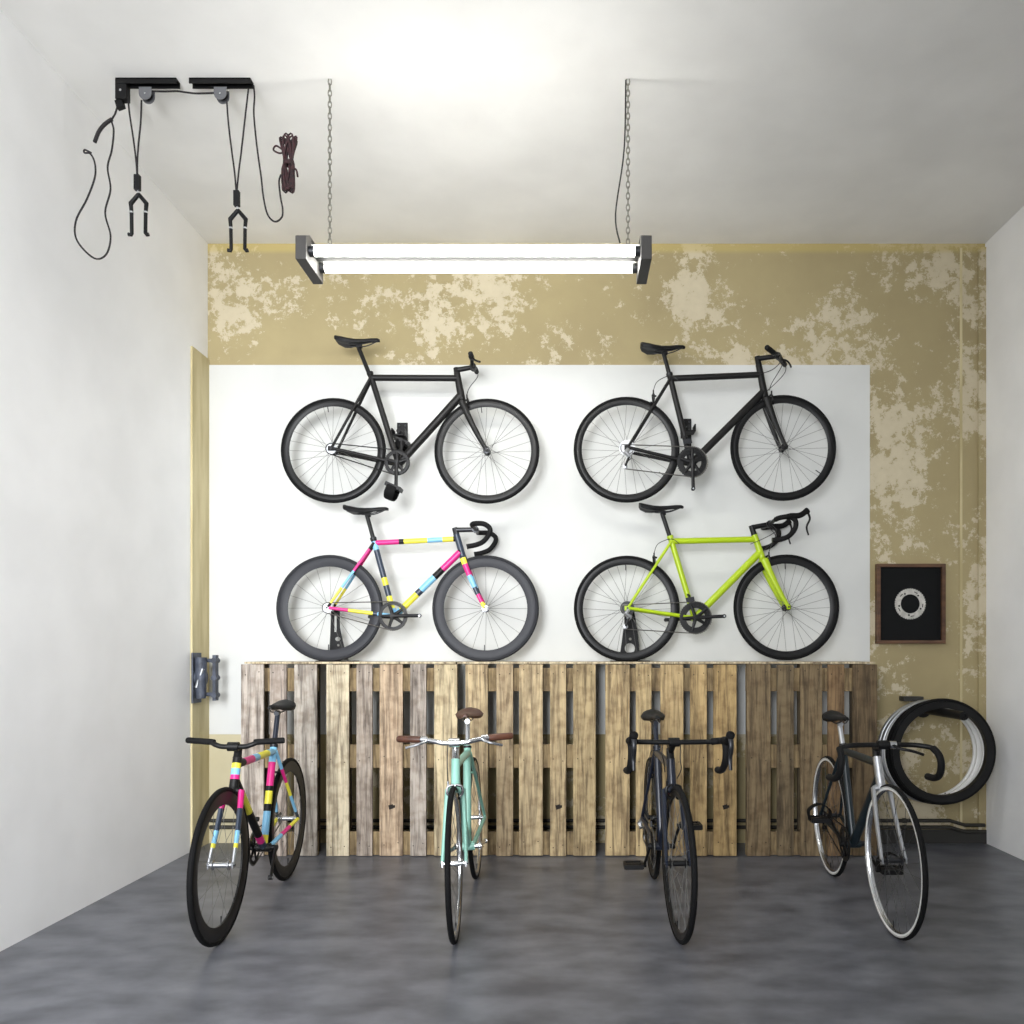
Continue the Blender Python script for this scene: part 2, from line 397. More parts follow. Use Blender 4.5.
    if kind in ('drop', 'hood', 'pista'):
        if kind == 'pista': half = [(0,0,0),(0,.08,0),(.01,hw*.72,-.002),(.045,hw*.97,-.012),(.085,hw*1.0,-.035),(.10,hw*1.02,-.075),(.075,hw*1.04,-.125),(.02,hw*1.05,-.15),(-.05,hw*1.05,-.155)]
        elif kind == 'drop': half = [(0,0,0),(0,.06,0),(-.004,hw*.8,.004),(.012,hw*.97,.008),(.070,hw,.006),(.106,hw,-.018),(.108,hw,-.05),(.072,hw,-.10),(.025,hw,-.122),(-.025,hw,-.132)]
        else: half = [(0,0,0),(0,.06,0),(.0,hw*.82,.002),(.02,hw*.98,.008),(.075,hw,.012),(.11,hw,-.012),(.108,hw,-.06),(.07,hw,-.105),(.02,hw,-.125),(-.025,hw,-.130)]
        full = [X(x,-y,z) for x,y,z in reversed(half[1:])]+[X(x,y,z) for x,y,z in half]
        path = smooth_path(full, 6); m.tube(path, .0118, bm_, 10)
        for s in (-1, 1):
            hp = smooth_path([X(x, s*y, z) for x, y, z in half[2 if kind != 'pista' else 3:]], 6)
            grips[(s+1)//2].tube(hp, .0158, M['tape'], 10)
            grips[(s+1)//2].tube([hp[-1], hp[-1]+(hp[-1]-hp[-2]).normalized()*.006], .0165, M['matblack'], 10)
        if kind == 'hood':
            for s in (-1, 1):
                l = MB(); y = s*hw
                l.tube(smooth_path([X(.055,y,.012), X(.09,y,.016), X(.14,y,.022), X(.175,y,.045), X(.19,y,.056)], 4), [.017,.018,.019,.020,.020,.019,.018,.018,.018,.018,.018,.018,.019,.020,.020,.017,.010], M['rubber'], 10)
                l.tube(smooth_path([X(.182,y,.045), X(.198,y,.0), X(.178,y,-.05), X(.19,y,-.10)], 4), [.009,.0095,.0095,.009,.009,.009,.009,.009,.0085,.008,.007,.007,.006], M['gunmetal'] if o.get('lever_silver') else M['matblack'], 8, flat=(1.2,.7))
                levers.append(l)
        if kind == 'pista':
            l = MB(); l.tube(smooth_path([X(.02,.045,-.002), X(.05,.06,-.012), X(.06,.11,-.022), X(.05,.165,-.04)], 4), .007, M['matblack'], 8)
            l.tube([X(0,.03,0), X(0,.06,0)], .018, M['silver'], 12); levers.append(l)
    elif kind == 'flat':
        sw = o.get('sweep', .02); ri = o.get('rise', .0)
        half = [(0,0,0),(0,.05,0),(-.002,.08,ri*.35),(-sw*.5,hw*.55,ri*.85),(-sw,hw,ri*1.05)]
        full = [X(x,-y,z) for x,y,z in reversed(half[1:])]+[X(x,y,z) for x,y,z in half]
        m.tube(smooth_path(full, 6), .0115, bm_, 10)
        gl = o.get('grip_l', .12); gm = o.get('grip_m', M['tape'])
        for s in (-1, 1):
            e = X(-sw, s*hw, ri*1.05); q = X(-sw*.5, s*hw*.55, ri*.85); gr_ = o.get('grip_r', .0162); u = (e-q).normalized()
            grips[(s+1)//2].tube([e-u*gl, e-u*gl*.9, e-u*.004, e+u*.003], [gr_*.9,gr_,gr_,.012], gm, 12)
            if o.get('flat_lever'):
                l = MB(); b0 = e-u*(gl+.02)
                l.tube([b0-u*.014, b0+u*.014], .0165, o['lever_m'], 10)
                l.tube(smooth_path([b0, b0+Vector((.03,0,-.008)), b0+Vector((.045,0,-.018))+u*.03, b0+Vector((.05,0,-.034))+u*.085], 4), .0062, o['lever_m'], 8)
                levers.append(l)
    elif kind == 'stub':     # short straight bar with upturned ends
        half = [(0,0,0),(0,.05,.002),(.002,.08,.022),(.004,hw,.026)]
        full = [X(x,-y,z) for x,y,z in reversed(half[1:])]+[X(x,y,z) for x,y,z in half]
        m.tube(smooth_path(full, 6), .0115, bm_, 10)
        for s in (-1, 1): grips[(s+1)//2].tube([X(.003,s*(hw-.07),.0235), X(.004,s*hw,.026)], .0155, M['tape'], 10)
        l = MB(); b0 = X(.003, -hw+.05, .024)
        l.tube([b0-Vector((0,.012,0)), b0+Vector((0,.012,0))], .018, M['matblack'], 10)
        l.tube(smooth_path([b0+Vector((.004,0,.002)), b0+Vector((.02,-.01,-.02)), b0+Vector((.045,-.05,-.045)), b0+Vector((.062,-.09,-.062))], 4), .0065, M['matblack'], 8); levers.append(l)
    hbo = m.build('handlebar', root); hbo.matrix_basis = S @ B
    for gq in grips: gq.build('grip' if kind in ('flat','stub') else 'bar_tape', hbo)
    for l in levers: l.build('brake_lever', hbo)
    # ---- brakes and cables
    def caliper(cen, axis_, mt):
        b = MB(); f = Vector((1,0,0))
        b.tube([cen-Vector((0,0,.004))+axis_*.02, cen+axis_*.02+Vector((.03*(1 if cen.x > .5 else -1),0,0))], .006, mt, 8)
        c2 = cen+Vector((.026 if cen.x > .5 else -.022,0,.004))
        for s in (-1, 1):
            b.tube(smooth_path([c2+Vector((0,s*.004,.022)), c2+Vector((.002,s*.03,.014)), c2+Vector((.004,s*.034,-.012)), c2+Vector((0,s*.022,-.034))], 4), .0062, mt, 8)
            b.obox(c2+Vector((0,s*.018,-.036)), (.018,0,0), (0,.005,0), (0,0,.006), M['rubber'])
        b.tube([c2+Vector((0,-.03,.016)), c2+Vector((0,-.03,.04))], .005, mt, 6)
        return b
    if o.get('front_brake'):
        b = caliper(cr+Vector((.006,0,0)), ax, o.get('brake_m', M['matblack'])).build('brake_caliper', root); b.matrix_basis = S
        b = MB(); b.tube(smooth_path([X(-.01,-.03,-.01), X(.035,-.03,-.06), cr+Vector((.05,-.03,.09)), cr+Vector((.032,-.03,.045))], 6), .0024, M['cable'], 6)
        if o.get('cables2'):
            b.tube(smooth_path([X(.0,.03,-.01), X(.045,.02,-.07), X(.02,.03,-.12), cr+Vector((.0,.022,.05))], 6), .0024, M['cable'], 6)
            b.tube(smooth_path([X(.0,-.05,-.01), X(.03,-.06,-.05), X(-.03,-.04,-.09), V(ht,-.02)-Vector((.03,0,.06))], 6), .0024, M['cable'], 6)
        b.build('brake_cable', root).matrix_basis = S @ B
    if o.get('rear_brake'):
        a = V(rh).lerp(V(st), .70); caliper(a+Vector((-.004,0,.0)), Vector((0,0,1)), o.get('brake_m', M['matblack'])).build('brake_caliper', root)
        b = MB(); b.tube(smooth_path([a+Vector((-.026,-.03,.04)), a+Vector((0,-.025,.10)), V(st,-.02)+Vector((.0,0,-.0)), V(st,-.018)+Vector((.05,0,-.03))], 6), .0024, M['cable'], 6); b.build('brake_cable', root)
    # ---- drive train
    cy = -.045; cm = o.get('ring_m', M['matblack']); cr_ = o['ring_r']
    m = MB()
    nt_ = 44; prof = []
    for j in range(o.get('rings', 1)):
        rr = cr_ - j*.018; yy = cy + j*.007
        m.lathe([(rr-.003, yy-.0018), (rr+.0025, yy-.0012), (rr+.0025, yy+.0012), (rr-.003, yy+.0018), (rr-.019, yy+.0018), (rr-.019, yy-.0018)], cm, V(bb), 48)
        for i in range(nt_):
            a = 2*PI*i/nt_; m.obox(V(bb)+Vector((math.cos(a)*(rr+.003), yy, math.sin(a)*(rr+.003))), Vector((math.cos(a),0,math.sin(a)))*.003, (0,.001,0), Vector((-math.sin(a),0,math.cos(a)))*.002, cm)
    ca = o.get('crank', -PI/2)
    for i in range(5):
        a = ca+2*PI*(i+.5)/5; u = Vector((math.cos(a),0,math.sin(a)))
        m.tube([V(bb, cy-.002)+u*.012, V(bb, cy-.002)+u*(cr_-.012)], [.012,.008], o.get('spider_m', cm), 8, flat=(.5,1))
    m.tube([V(bb, cy-.012), V(bb, cy+.02)], .017, o.get('spider_m', cm), 16)
    m.build('chainring', root)
    akm = o.get('crank_m', M['matblack'])
    for s, ang in ((-1, ca), (1, ca+PI)):
        m = MB(); u = Vector((math.cos(ang),0,math.sin(ang))); y = s*.062
        e = V(bb, s*.075)+u*.173
        m.tube([V(bb, y)-u*.004, V(bb, y)+u*.03, V(bb, s*.068)+u*.1, e-u*.012, e+u*.008], [.016,.013,.0105,.011,.010], akm, 10, flat=(.62,1.05))
        m.tube([V(bb, s*.03), V(bb, s*.07)], .013, akm, 10)
        m.tube([e+Vector((0,-.009,0)), e+Vector((0,.009,0))], .0125, akm, 12)
        m.tube([e+Vector((0,s*.0085,0)), e+Vector((0,s*.010,0))], .0055, M['satin'], 10)
        cko = m.build('crank_arm', root)
        if o.get('pedals', True) and not (o.get('no_right') and s == -1):
            p = MB(); q = e+Vector((0, s*.058, 0)); t = o.get('pedal_tilt', 0)
            f = Vector((math.cos(t),0,math.sin(t))); n_ = Vector((-math.sin(t),0,math.cos(t)))
            p.tube([e, q+Vector((0,s*.045,0))], .0065, M['gunmetal'], 8)
            pmx = o.get('pedal_m', M['matblack']); hwid = .045
            for k in (-1, 1): p.obox(q+f*.043*k, f*.006, (0,hwid,0), n_*.012, pmx)
            for k in (-1, 1): p.obox(q+Vector((0,k*hwid,0)), f*.045, (0,.006,0), n_*.011, pmx)
            p.obox(q, f*.012, (0,hwid,0), n_*.010, pmx)
            if o.get('clip'):   # toe strap arching over the pedal
                p.tube(smooth_path([q+Vector((0,-.05,0)), q+Vector((0,-.055,.0))+n_*.05, q+n_*.082, q+Vector((0,.055,0))+n_*.05, q+Vector((0,.05,0))], 5), .012, M['rubber'], 8, flat=(.35,2.6))
            p.build('pedal', cko)
    # cog, chain
    gr = o.get('cog_r', .03)
    m = MB()
    for j in range(o.get('cogs', 1)):
        m.lathe([(gr*(1-.07*j), cy+.004*j-.001), (gr*(1-.07*j), cy+.004*j+.001), (.012, cy+.004*j+.001), (.012, cy+.004*j-.001)], M['satin'] if o.get('cogs',1) < 7 else M['gunmetal'], V(rh), 28)
    m.build('cog', root)
    m = MB(); c1, c0 = V(bb, cy), V(rh, cy); dd = c1-c0; L_ = math.hypot(dd.x, dd.z); th = math.atan2(dd.z, dd.x)
    be = math.asin((cr_-gr)/L_); path = []
    for i in range(13):
        a = th+PI/2+be - i*(PI+2*be)/12*1.0; path.append(c1+Vector((math.cos(a),0,math.sin(a)))*(cr_+.002))
    if o.get('mech'):
        p1 = c0+Vector((.012,0,-.055)); p2 = c0+Vector((-.012,0,-.115)); pr = .016
        path.append(p2+Vector((.0,0,-pr)))
        path += [p2+Vector((-pr,0,0)), p2+Vector((-.0,0,pr)), p1+Vector((pr*.9,0,-pr*.5)), p1+Vector((pr,0,.004))]
        for i in range(9):
            a = -.5 - i*(PI-.5+PI/2-1.0)/8 - .0; path.append(c0+Vector((math.cos(a),0,math.sin(a)))*(gr*.8))
    else:
        for i in range(9):
            a = th-PI/2-be - i*(PI-2*be)/8; path.append(c0+Vector((math.cos(a),0,math.sin(a)))*(gr+.002))
    m.tube(path, .0036, o.get('chain_m', M['chain']), 6, closed=True, flat=(1.0,1.0)); m.build('chain', root)
    if o.get('mech'):
        m = MB()
        for p in (p1, p2): m.disc(p, .017, .006, M['satin'])
        for yy in (-.006, .006): m.tube([p1+Vector((0,yy,0)), p2+Vector((0,yy,0))], .007, M['matblack'], 8, flat=(.3,1))
        m.tube([c0+Vector((.006,-.012,-.012)), c0+Vector((-.012,-.024,-.035)), p1+Vector((0,-.016,0))], [.013,.016,.012], o.get('mech_m', M['satin']), 10)
        m.build('derailleur', root)
        q = V(bb, cy-.004).lerp(V(st, cy-.004), .27)
        m = MB(); m.obox(q+Vector((.005,0,-.02)), (.026,0,.004), (0,.004,0), (-.003,0,.014), M['gunmetal']); m.tube([q, V(bb,-.01).lerp(V(st,-.01), .3)], .008, M['matblack'], 8); m.build('front_derailleur', root)
    for ob in (wf, fk): 
        ob.matrix_basis = S @ Matrix.Translation(ob.location)
    return root
def px_bike(pts, k=158.0):
    """turn points measured on the side view into bike coordinates"""
    r = pts['rh']; R = pts['R']/k; g = r[1]+pts['R']; out = {}
    for n, v in pts.items():
        if n == 'R': out['R'] = R
        else: out[n] = ((v[0]-r[0])/k, (g-v[1])/k)
    return out
def wheel(**k):
    d = dict(rim_d=.03, rim_m=M['matblack'], tyre_m=M['rubber'], hub_m=M['matblack'], spoke_m=M['spoke']); d.update(k); return d
YK = 5.06; LEDGE = 1.203
Y_ = M['yellow']; Pk = M['pink']; Bl = M['blue']; Nv = M['navy']; Bk = M['frameblack']

o = px_bike(dict(rh=(333.4,450.6), fh=(486.8,451.2), bb=(398.5,464.2), st=(370.8,376), sp=(358.5,347), ht=(457,374), hb=(461.8,400), clamp=(473,367.3), R=52.6))
o.update(frame_m=M['frameblack'], dr=.0255, tr=.020, hr=.0245, fork_r=.0165, wheel=wheel(valve=1.7, hub_m=M['gunmetal'], rim_d=.031), bar='stub', bar_hw=.16, front_brake=1, ring_r=.076, cog_r=.032, crank=-PI/2, stem_up=.024,
         pedal_tilt=PI-.4, clip=1, chain_m=M['matblack'], clamp_m=M['matblack'])
b = make_bike(o); b.location = W(333.4, 503.2, YK)
tag(b, 'matt black single speed bicycle hung upper left on the white wall', 'bicycle')

o = px_bike(dict(rh=(627.0,450.0), fh=(783.5,448.2), bb=(691.7,464), st=(670.4,377), sp=(664.3,354), ht=(759.2,366), hb=(765,396.5), clamp=(778,359.5), R=53))
o.update(frame_m=M['frameblack'], dr=.0235, tr=.0195, hr=.0235, wheel=wheel(valve=-.6, hub_m=M['matblack']), bar='flat', bar_hw=.23, sweep=.01, bar_turn=-.5, front_brake=1, cables2=1, rear_brake=1, flat_lever=1, lever_m=M['matblack'],
         ring_r=.093, rings=2, cog_r=.05, cogs=6, crank=-PI/2, mech=1, pedals=False, fork_r=.0155, stem_up=.045, tt=.058)
b = make_bike(o); b.location = W(626.6, 502.8, YK)
tag(b, 'matt black geared flat bar bicycle hung upper right on the white wall', 'bicycle')

o = px_bike(dict(rh=(329.6,608.6), fh=(485.5,609), bb=(394.4,616.6), st=(374,541.5), sp=(367.2,516), ht=(456.4,535), hb=(462.5,556), clamp=(475.5,530.0), R=53.4))
o.update(frame_m=Bk, wheel=wheel(rim_d=.052, rim_m=M['deeprim'], tyre_m=M['rubbergrey'], hub_m=M['silver'], spokes=20, cross=False), bar='drop', bar_hw=.19, ring_r=.088, cog_r=.03, crank=.0, pedals=False, stem_up=.03,
         stem_m=M['gunmetal'], fork_m=Nv, chain_m=M['chain'], drop_m=M['silver'], dr=.021, tr=.0165,
         paint=dict(top=[(.02,Bk),(.30,Pk),(.36,Bk),(.64,Y_),(.82,Bl),(.95,Y_),(1,Bk)], down=[(.10,Bl),(.34,Y_),(.40,Nv),(.60,Bl),(.72,Bk),(.98,Pk),(1,Bk)],
                    seat=[(.10,Bl),(.26,Y_),(.40,Nv),(.50,Y_),(.86,Nv),(.97,Bl),(1,Bk)], seatstay=[(.06,Bk),(.30,Y_),(.56,Bl),(.90,Pk),(1,Bk)], chainstay=[(.30,Pk),(.68,Y_),(.75,Nv),(1,Bl)],
                    head=[(.2,Nv),(1,Nv)], fork=[(.12,Y_),(.34,Pk),(.58,Bl),(.72,Nv),(.88,Pk),(1,Y_)]))
b = make_bike(o); b.location = (W(329.6, 661, YK).x, YK, LEDGE)
tag(b, 'multicoloured track bicycle with drop bars standing on the pallets at left', 'bicycle')

o = px_bike(dict(rh=(626.8,608), fh=(786.2,606.8), bb=(694.5,617.4), st=(670.9,538.8), sp=(662.3,513), ht=(754.3,534.5), hb=(761.5,556), clamp=(769,523.5), R=53))
o.update(frame_m=M['lime'], dr=.0225, tr=.019, hr=.022, wheel=wheel(rim_d=.036, valve=1.6, rim_m=M['deeprimblack']), bar='hood', bar_hw=.20, front_brake=1, cables2=1, rear_brake=1,
         ring_r=.098, rings=2, cog_r=.045, cogs=7, crank=.05, mech=1, pedals=False, fork_r=.0175, stem_up=.05, spider_m=M['matblack'], clamp_m=M['lime'])
b = make_bike(o); b.location = (W(626.8, 661, YK).x, YK, LEDGE)
tag(b, 'lime green road bicycle with black wheels standing on the pallets', 'bicycle')

# floor bicycles: generic geometry, placed by where their tyres touch the floor
def geo(**k):
    d = dict(R=.336, rh=(0,.336), fh=(.985,.336), bb=(.415,.275), st=(.265,.755), sp=(.215,.925), ht=(.795,.775), hb=(.835,.655), clamp=(.865,.845)); d.update(k); return d
def place(b, rear, front, lean):
    d = Vector(front)-Vector(rear); b.location = (rear[0], rear[1], 0)
    b.rotation_euler = (math.radians(lean), 0, math.atan2(d.y, d.x))

o = geo(sp=(.20,.935), clamp=(.845,.835))
o.update(frame_m=Bk, fork_m=Bk, wheel=wheel(rim_d=.055, rim_m=M['deeprimblack'], hub_m=M['silver'], spokes=20, cross=False, spoke_m=M['spoke']), bar='flat', bar_hw=.215, sweep=.03, rise=.024, grip_l=.13, grip_r=.0140, steer=.0, bar_turn=0,
         ring_r=.085, crank=2.4, pedals=False, drop_m=M['silver'], post_m=M['darkblue'], dr=.019, cog_r=.03, stem_up=.045,
         paint=dict(head=[(.25,Bk),(.40,Pk),(.62,Bl),(.80,Y_),(1,Bk)], top=[(.2,Bl),(.48,Y_),(.62,Bl),(.85,Pk),(1,Bk)], down=[(.1,Nv),(.2,Pk),(.55,Bk),(.85,Y_),(1,Bk)],
                    seat=[(.12,Y_),(.35,Bl),(.42,Bk),(.55,Y_),(.60,Bk),(.84,Pk),(1,Bl)], seatstay=[(.1,Nv),(.35,Bl),(.55,Y_),(.75,Pk),(1,Bl)], chainstay=[(.3,Y_),(.6,Pk),(1,Bl)],
                    fork=[(.25,Pk),(.55,Nv),(.72,Bl),(.78,Y_),(1,M['satin'])]))
b = make_bike(o); place(b, (-1.575, 4.46), (-1.522, 3.52), -.4)
tag(b, 'multicoloured track bicycle with flat bars standing on the floor at far left', 'bicycle')

o = geo(clamp=(.85,.850), st=(.265,.745), sp=(.205,.89), ht=(.795,.765))
o.update(frame_m=M['mint'], wheel=wheel(rim_d=.018, rim_m=M['silver'], hub_m=M['silver']), bar='flat', bar_hw=.262, sweep=.055, rise=.018, grip_l=.11, grip_m=M['brown'], bar_m=M['silver'], stem_m=M['silver'],
         flat_lever=1, lever_m=M['silver'], front_brake=1, brake_m=M['silver'], post_m=M['silver'], saddle_m=M['brown'], saddle_w=.078, ring_r=.075, crank=.1, crank_m=M['silver'], ring_m=M['silver'], pedals=False,
         steer=.04, bar_turn=0, dr=.019, drop_m=M['silver'], fork_r=.011, stem_up=.06, cog_r=.03)
b = make_bike(o); place(b, (-.522, 4.49), (-.497, 3.53), 2.0)
tag(b, 'mint green city bicycle with brown leather saddle and brown grips', 'bicycle')

o = geo(clamp=(.875,.855), st=(.275,.745), sp=(.215,.88), ht=(.80,.765))
o.update(frame_m=M['darkblue'], wheel=wheel(rim_d=.026, rim_m=M['matblack'], tyre_m=M['rubber']), bar='hood', bar_hw=.210, ring_r=.09, rings=2, crank=-PI/2-.75, mech=1, cog_r=.05, cogs=7, front_brake=1, cables2=1, rear_brake=1,
         steer=.06, fork_r=.013, post_m=M['darkblue'], lever_silver=1, stem_up=.04)
b = make_bike(o); place(b, (.464, 4.49), (.475, 3.53), .7)
tag(b, 'dark blue road bicycle with hooded drop bars facing the room', 'bicycle')

o = geo(clamp=(.865,.836), st=(.275,.75), sp=(.215,.87), ht=(.795,.77))
o.update(frame_m=M['petrol'], fork_m=M['satin'], wheel=wheel(rim_d=.010, rim_m=M['silver'], wall_m=M['whiterim'], hub_m=M['gunmetal'], spoke_m=M['spokeblack']), bar='pista', bar_hw=.218, ring_r=.085, crank=PI-.6, clip=1,
         paint=dict(head=[(1,M['satin'])], fork=[(1,M['satin'])]), post_m=M['satin'], dr=.022, steer=.03, fork_r=.0105, cog_r=.03, stem_up=.04, chain_m=M['matblack'])
b = make_bike(o); place(b, (1.482, 4.54), (1.444, 3.56), 1.0)
tag(b, 'dark petrol track bicycle with white rimmed tyres in front of the hanging rims', 'bicycle')

# ------------------------------------------------------------------ supports of the upper bicycles
for (px, py), lab in (((399.5, 428), 'small black wall mount behind the upper left bicycle'), ((688, 424), 'small black wall mount behind the upper right bicycle')):
    p = W(px, py, 5.20)
    t = empty('wall_mount', (p.x, YB-.004, p.z))
    m = MB(); m.box(-.035, .035, -.012, 0, -.07, .06, M['bracket']); m.build('plate', t, smooth=False, bevel=.003)
    m = MB(); m.tube([(0, -.010, -.02), (0, -.10, -.025), (0, -.135, -.03)], [.016,.014,.014], M['bracket'], 10)
    m.build('arm', t)
    m = MB()
    m.obox((0, -.10, -.055), (.04,0,0), (0,.045,0), (0,0,.005), M['bracket']); m.obox((-.04,-.10,-.035), (.004,0,0), (0,.045,0), (0,0,.022), M['bracket']); m.obox((.04,-.10,-.035), (.004,0,0), (0,.045,0), (0,0,.022), M['bracket'])
    m.build('cradle', t, smooth=False)
    for x in (-.02, .02):
        m = MB(); m.disc((x, -.014, .04), .006, .005, M['gunmetal']); m.build('screw', t)
    tag(t, lab, 'wall mount', 'wall mounts of the two upper bicycles')
# ------------------------------------------------------------------ display stands
def plate_with_holes(name, outline, holes, th, mt, parent, loc):
    cu = bpy.data.curves.new(name, 'CURVE'); cu.dimensions = '2D'; cu.fill_mode = 'BOTH'; cu.extrude = th/2; cu.bevel_depth = .0008
    for poly in [outline]+holes:
        s = cu.splines.new('POLY'); s.points.add(len(poly)-1); s.use_cyclic_u = True
        for i, (x, y) in enumerate(poly): s.points[i].co = (x, y, 0, 1)
    tmp = bpy.data.objects.new(name, cu); C.collection.objects.link(tmp)
    dg = bpy.context.evaluated_depsgraph_get(); me = bpy.data.meshes.new_from_object(tmp.evaluated_get(dg))
    bpy.data.objects.remove(tmp); me.transform(Matrix.Rotation(PI/2, 4, 'X')); me.materials.clear(); me.materials.append(mt)
    o = bpy.data.objects.new(name, me); C.collection.objects.link(o); o.location = loc; o.parent = parent; return o
def circ(x, y, r, ry=None, n=20): ry = ry or r; return [(x+r*math.cos(2*PI*i/n), y+ry*math.sin(2*PI*i/n)) for i in range(n)]
for kx, lab in ((329.6, 'black slotted bicycle stand holding the multicoloured bicycle on the pallets'), (626.8, 'black bicycle stand with round hole under the lime green bicycle')):
    x = W(kx, 608, YK).x; t = empty('bicycle_stand', (x+.03, YK+.09, LEDGE))
    if kx < 500: out = [(-.062,.012),(.062,.012),(.035,.10),(.008,.22),(.008,.335),(-.045,.335),(-.05,.2),(-.056,.10)]; holes = [circ(-.004,.145,.018,.015), circ(-.001,.105,.009), circ(0,.055,.03,.022), [(-.027,.19),(-.010,.19),(-.010,.30),(-.027,.30)]]
    else: out = [(-.072,.012),(.062,.012),(.055,.10),(.045,.20),(.02,.335),(-.035,.335),(-.04,.25),(-.055,.13)]; holes = [circ(-.004,.085,.034), circ(-.002,.145,.010)]
    plate_with_holes('upright', out, holes, .008, M['bracket'], t, (0, 0, 0))
    m = MB(); m.box(-.13, .12, -.06, .05, 0, .006, M['bracket']); m.build('base', t, smooth=False, bevel=.0015)
    m = MB(); m.tube([(-.025, -.036, .325), (-.025, .006, .325)], .012, M['gunmetal'], 10); m.build('axle_peg', t)
    tag(t, lab, 'bicycle stand')

# ------------------------------------------------------------------ pallets
PY = 4.94
boards = [[(240.7,263.3),(269.7,286.3),(293.8,316.6)], [(326.2,348.8),(356.3,372.2),(379.3,402.5),(410,426.1),(434,457.2)], [(465.3,487.7),(496.3,513),(519,542.7),(550,566.1),(573.2,595.7)],
          [(605.4,629.7),(635.9,651.6),(660.5,683.5),(690.3,707),(713.7,736.7)], [(746.8,770.7),(777.3,794.1),(800.7,822.3),(828.1,844.5),(853.4,877.3)]]
tones = [[(184,176,168),(166,156,148),(178,172,164)], [(200,190,166),(164,154,144),(184,164,140),(168,160,152),(200,186,154)], [(188,170,136),(176,158,128),(190,172,138),(178,160,126),(174,156,120)],
         [(182,162,124),(186,166,126),(180,158,118),(182,158,114),(172,148,104)], [(122,106,80),(114,100,76),(122,106,80),(134,110,80),(110,94,70)]]  # the wood's own tones, partly darkened at the right end for dimmer light
labs = ['short weathered grey pallet of three upright boards at the left end', 'grey and tan wooden pallet standing second from the left under the multicoloured wall bicycle', 'tan wooden pallet standing in the middle of the row behind the mint bicycle',
        'honey coloured wooden pallet standing behind the dark blue bicycle', 'dark brown weathered wooden pallet at the right end, partly darkened for shade']
def col(o, c, k=1.03): a = srgb(*c); o.color = (a[0]*k, a[1]*k, a[2]*k, 1)
for gi, bs in enumerate(boards):
    x0 = (bs[0][0]-VX)*PY/F; x1 = (bs[-1][1]-VX)*PY/F
    t = empty('wooden_pallet', ((x0+x1)/2, PY, 0)); cx = (x0+x1)/2
    for bi, (a, b_) in enumerate(bs):
        m = MB(); xa, xb = (a-VX)*PY/F-cx, (b_-VX)*PY/F-cx; h = 1.1895-random.uniform(0, .004); z0 = random.uniform(.002, .006); yy = random.uniform(0, .004)
        m.box(xa, xb, yy, .022, z0, h, M['wood']); ob = m.build('deck_board', t, smooth=False, bevel=.003); col(ob, tones[gi][bi])
        if (gi, bi) in ((1,2), (2,3), (3,4)):
            k = MB(); kx = (xa+xb)/2; k.obox((kx, yy-.0005, 1.258-154/162-.0), (.014,0,.004), (0,.0012,0), (-.003,0,.013), M['knot']); k.obox((kx+.017, yy-.0005, .31), (.008,0,0), (0,.001,0), (0,0,.008), M['knot']); k.build('knot', ob, smooth=False)
        nm = MB()
        for zz in (1.14, .60, .075):
            for dx in (-.3, .3): nm.disc((xa+(xb-xa)*(.5+dx), yy-.0006, zz+random.uniform(-.02,.02)), .0035, .0015, M['knot'], n=8)
        nm.build('nail_heads', ob)
    for zz in (1.020, .545, .004):
        m = MB(); m.box(x0-cx, x1-cx, .0265, .0445, zz, zz+.145, M['wood']); col(m.build('stringer_board', t, smooth=False, bevel=.002), (142,124,92))  # tone painted darker for the shade in the gaps
    n = 3 if gi else 2
    for i in range(n):
        bb_ = bs[(0, len(bs)//2, len(bs)-1)[i] if n == 3 else (0, len(bs)-1)[i]]; xx = ((bb_[0]+bb_[1])/2-VX)*PY/F-cx; hw_ = min(.05, (bb_[1]-bb_[0])*PY/F/2-.006)
        for zz in (1.043, .545, .004):
            m = MB(); m.box(xx-hw_, xx+hw_, .045, .122, zz, zz+.145, M['wood']); col(m.build('block', t, smooth=False, bevel=.002), (96,84,62))  # darker tone stands in for shade behind the deck boards
        m = MB(); m.box(xx-hw_, xx+hw_, .1225, .1445, .002, 1.19, M['wood']); col(m.build('bottom_board', t, smooth=False, bevel=.002), (84,74,56))  # shade at the back of the pallet is put into this tone
    tag(t, labs[gi], 'pallet', 'pallets standing in a row against the back wall')
for a, b_, lab in ((241, 455, 'thin pale plank lying on the left pallets under the multicoloured bicycle'), (456, 879, 'long thin pale plank lying on the right pallets under the lime bicycle')):
    m = MB(); m.box((a-VX)*PY/F, (b_-VX)*PY/F-.003, PY+.050, YB-.012, 1.1905, LEDGE, M['wood']); o_ = m.build('shelf_plank', smooth=False, bevel=.002); col(o_, (206,194,166)); tag(o_, lab, 'plank')

# ------------------------------------------------------------------ fluorescent lamp on chains
t = empty('fluorescent_lamp', (-.44, 3.78, 3.12))
X0, X1 = -1.255-(-.44), .374+.44
m = MB()
m.box(X0+.03, X1-.03, -.055, .10, .030, .042, M['lampwhite']); m.box(X0+.03, X1-.03, -.030, .038, .004, .030, M['spine']); m.build('housing', t, smooth=False, bevel=.004)
for xa, xb in ((X0, X0+.05), (X1-.05, X1)):
    m = MB(); m.add([(xa,-.128,-.062),(xa,-.128,.045),(xa,-.07,.075),(xa,.09,.075),(xa,.128,.045),(xa,.128,-.062),(xb,-.128,-.062),(xb,-.128,.045),(xb,-.07,.075),(xb,.09,.075),(xb,.128,.045),(xb,.128,-.062)],
        [(0,1,2,3,4,5),(11,10,9,8,7,6)]+[(i,(i+1)%6,(i+1)%6+6,i+6) for i in range(6)], M['lampcap']); m.build('end_cap', t, smooth=False, bevel=.004)
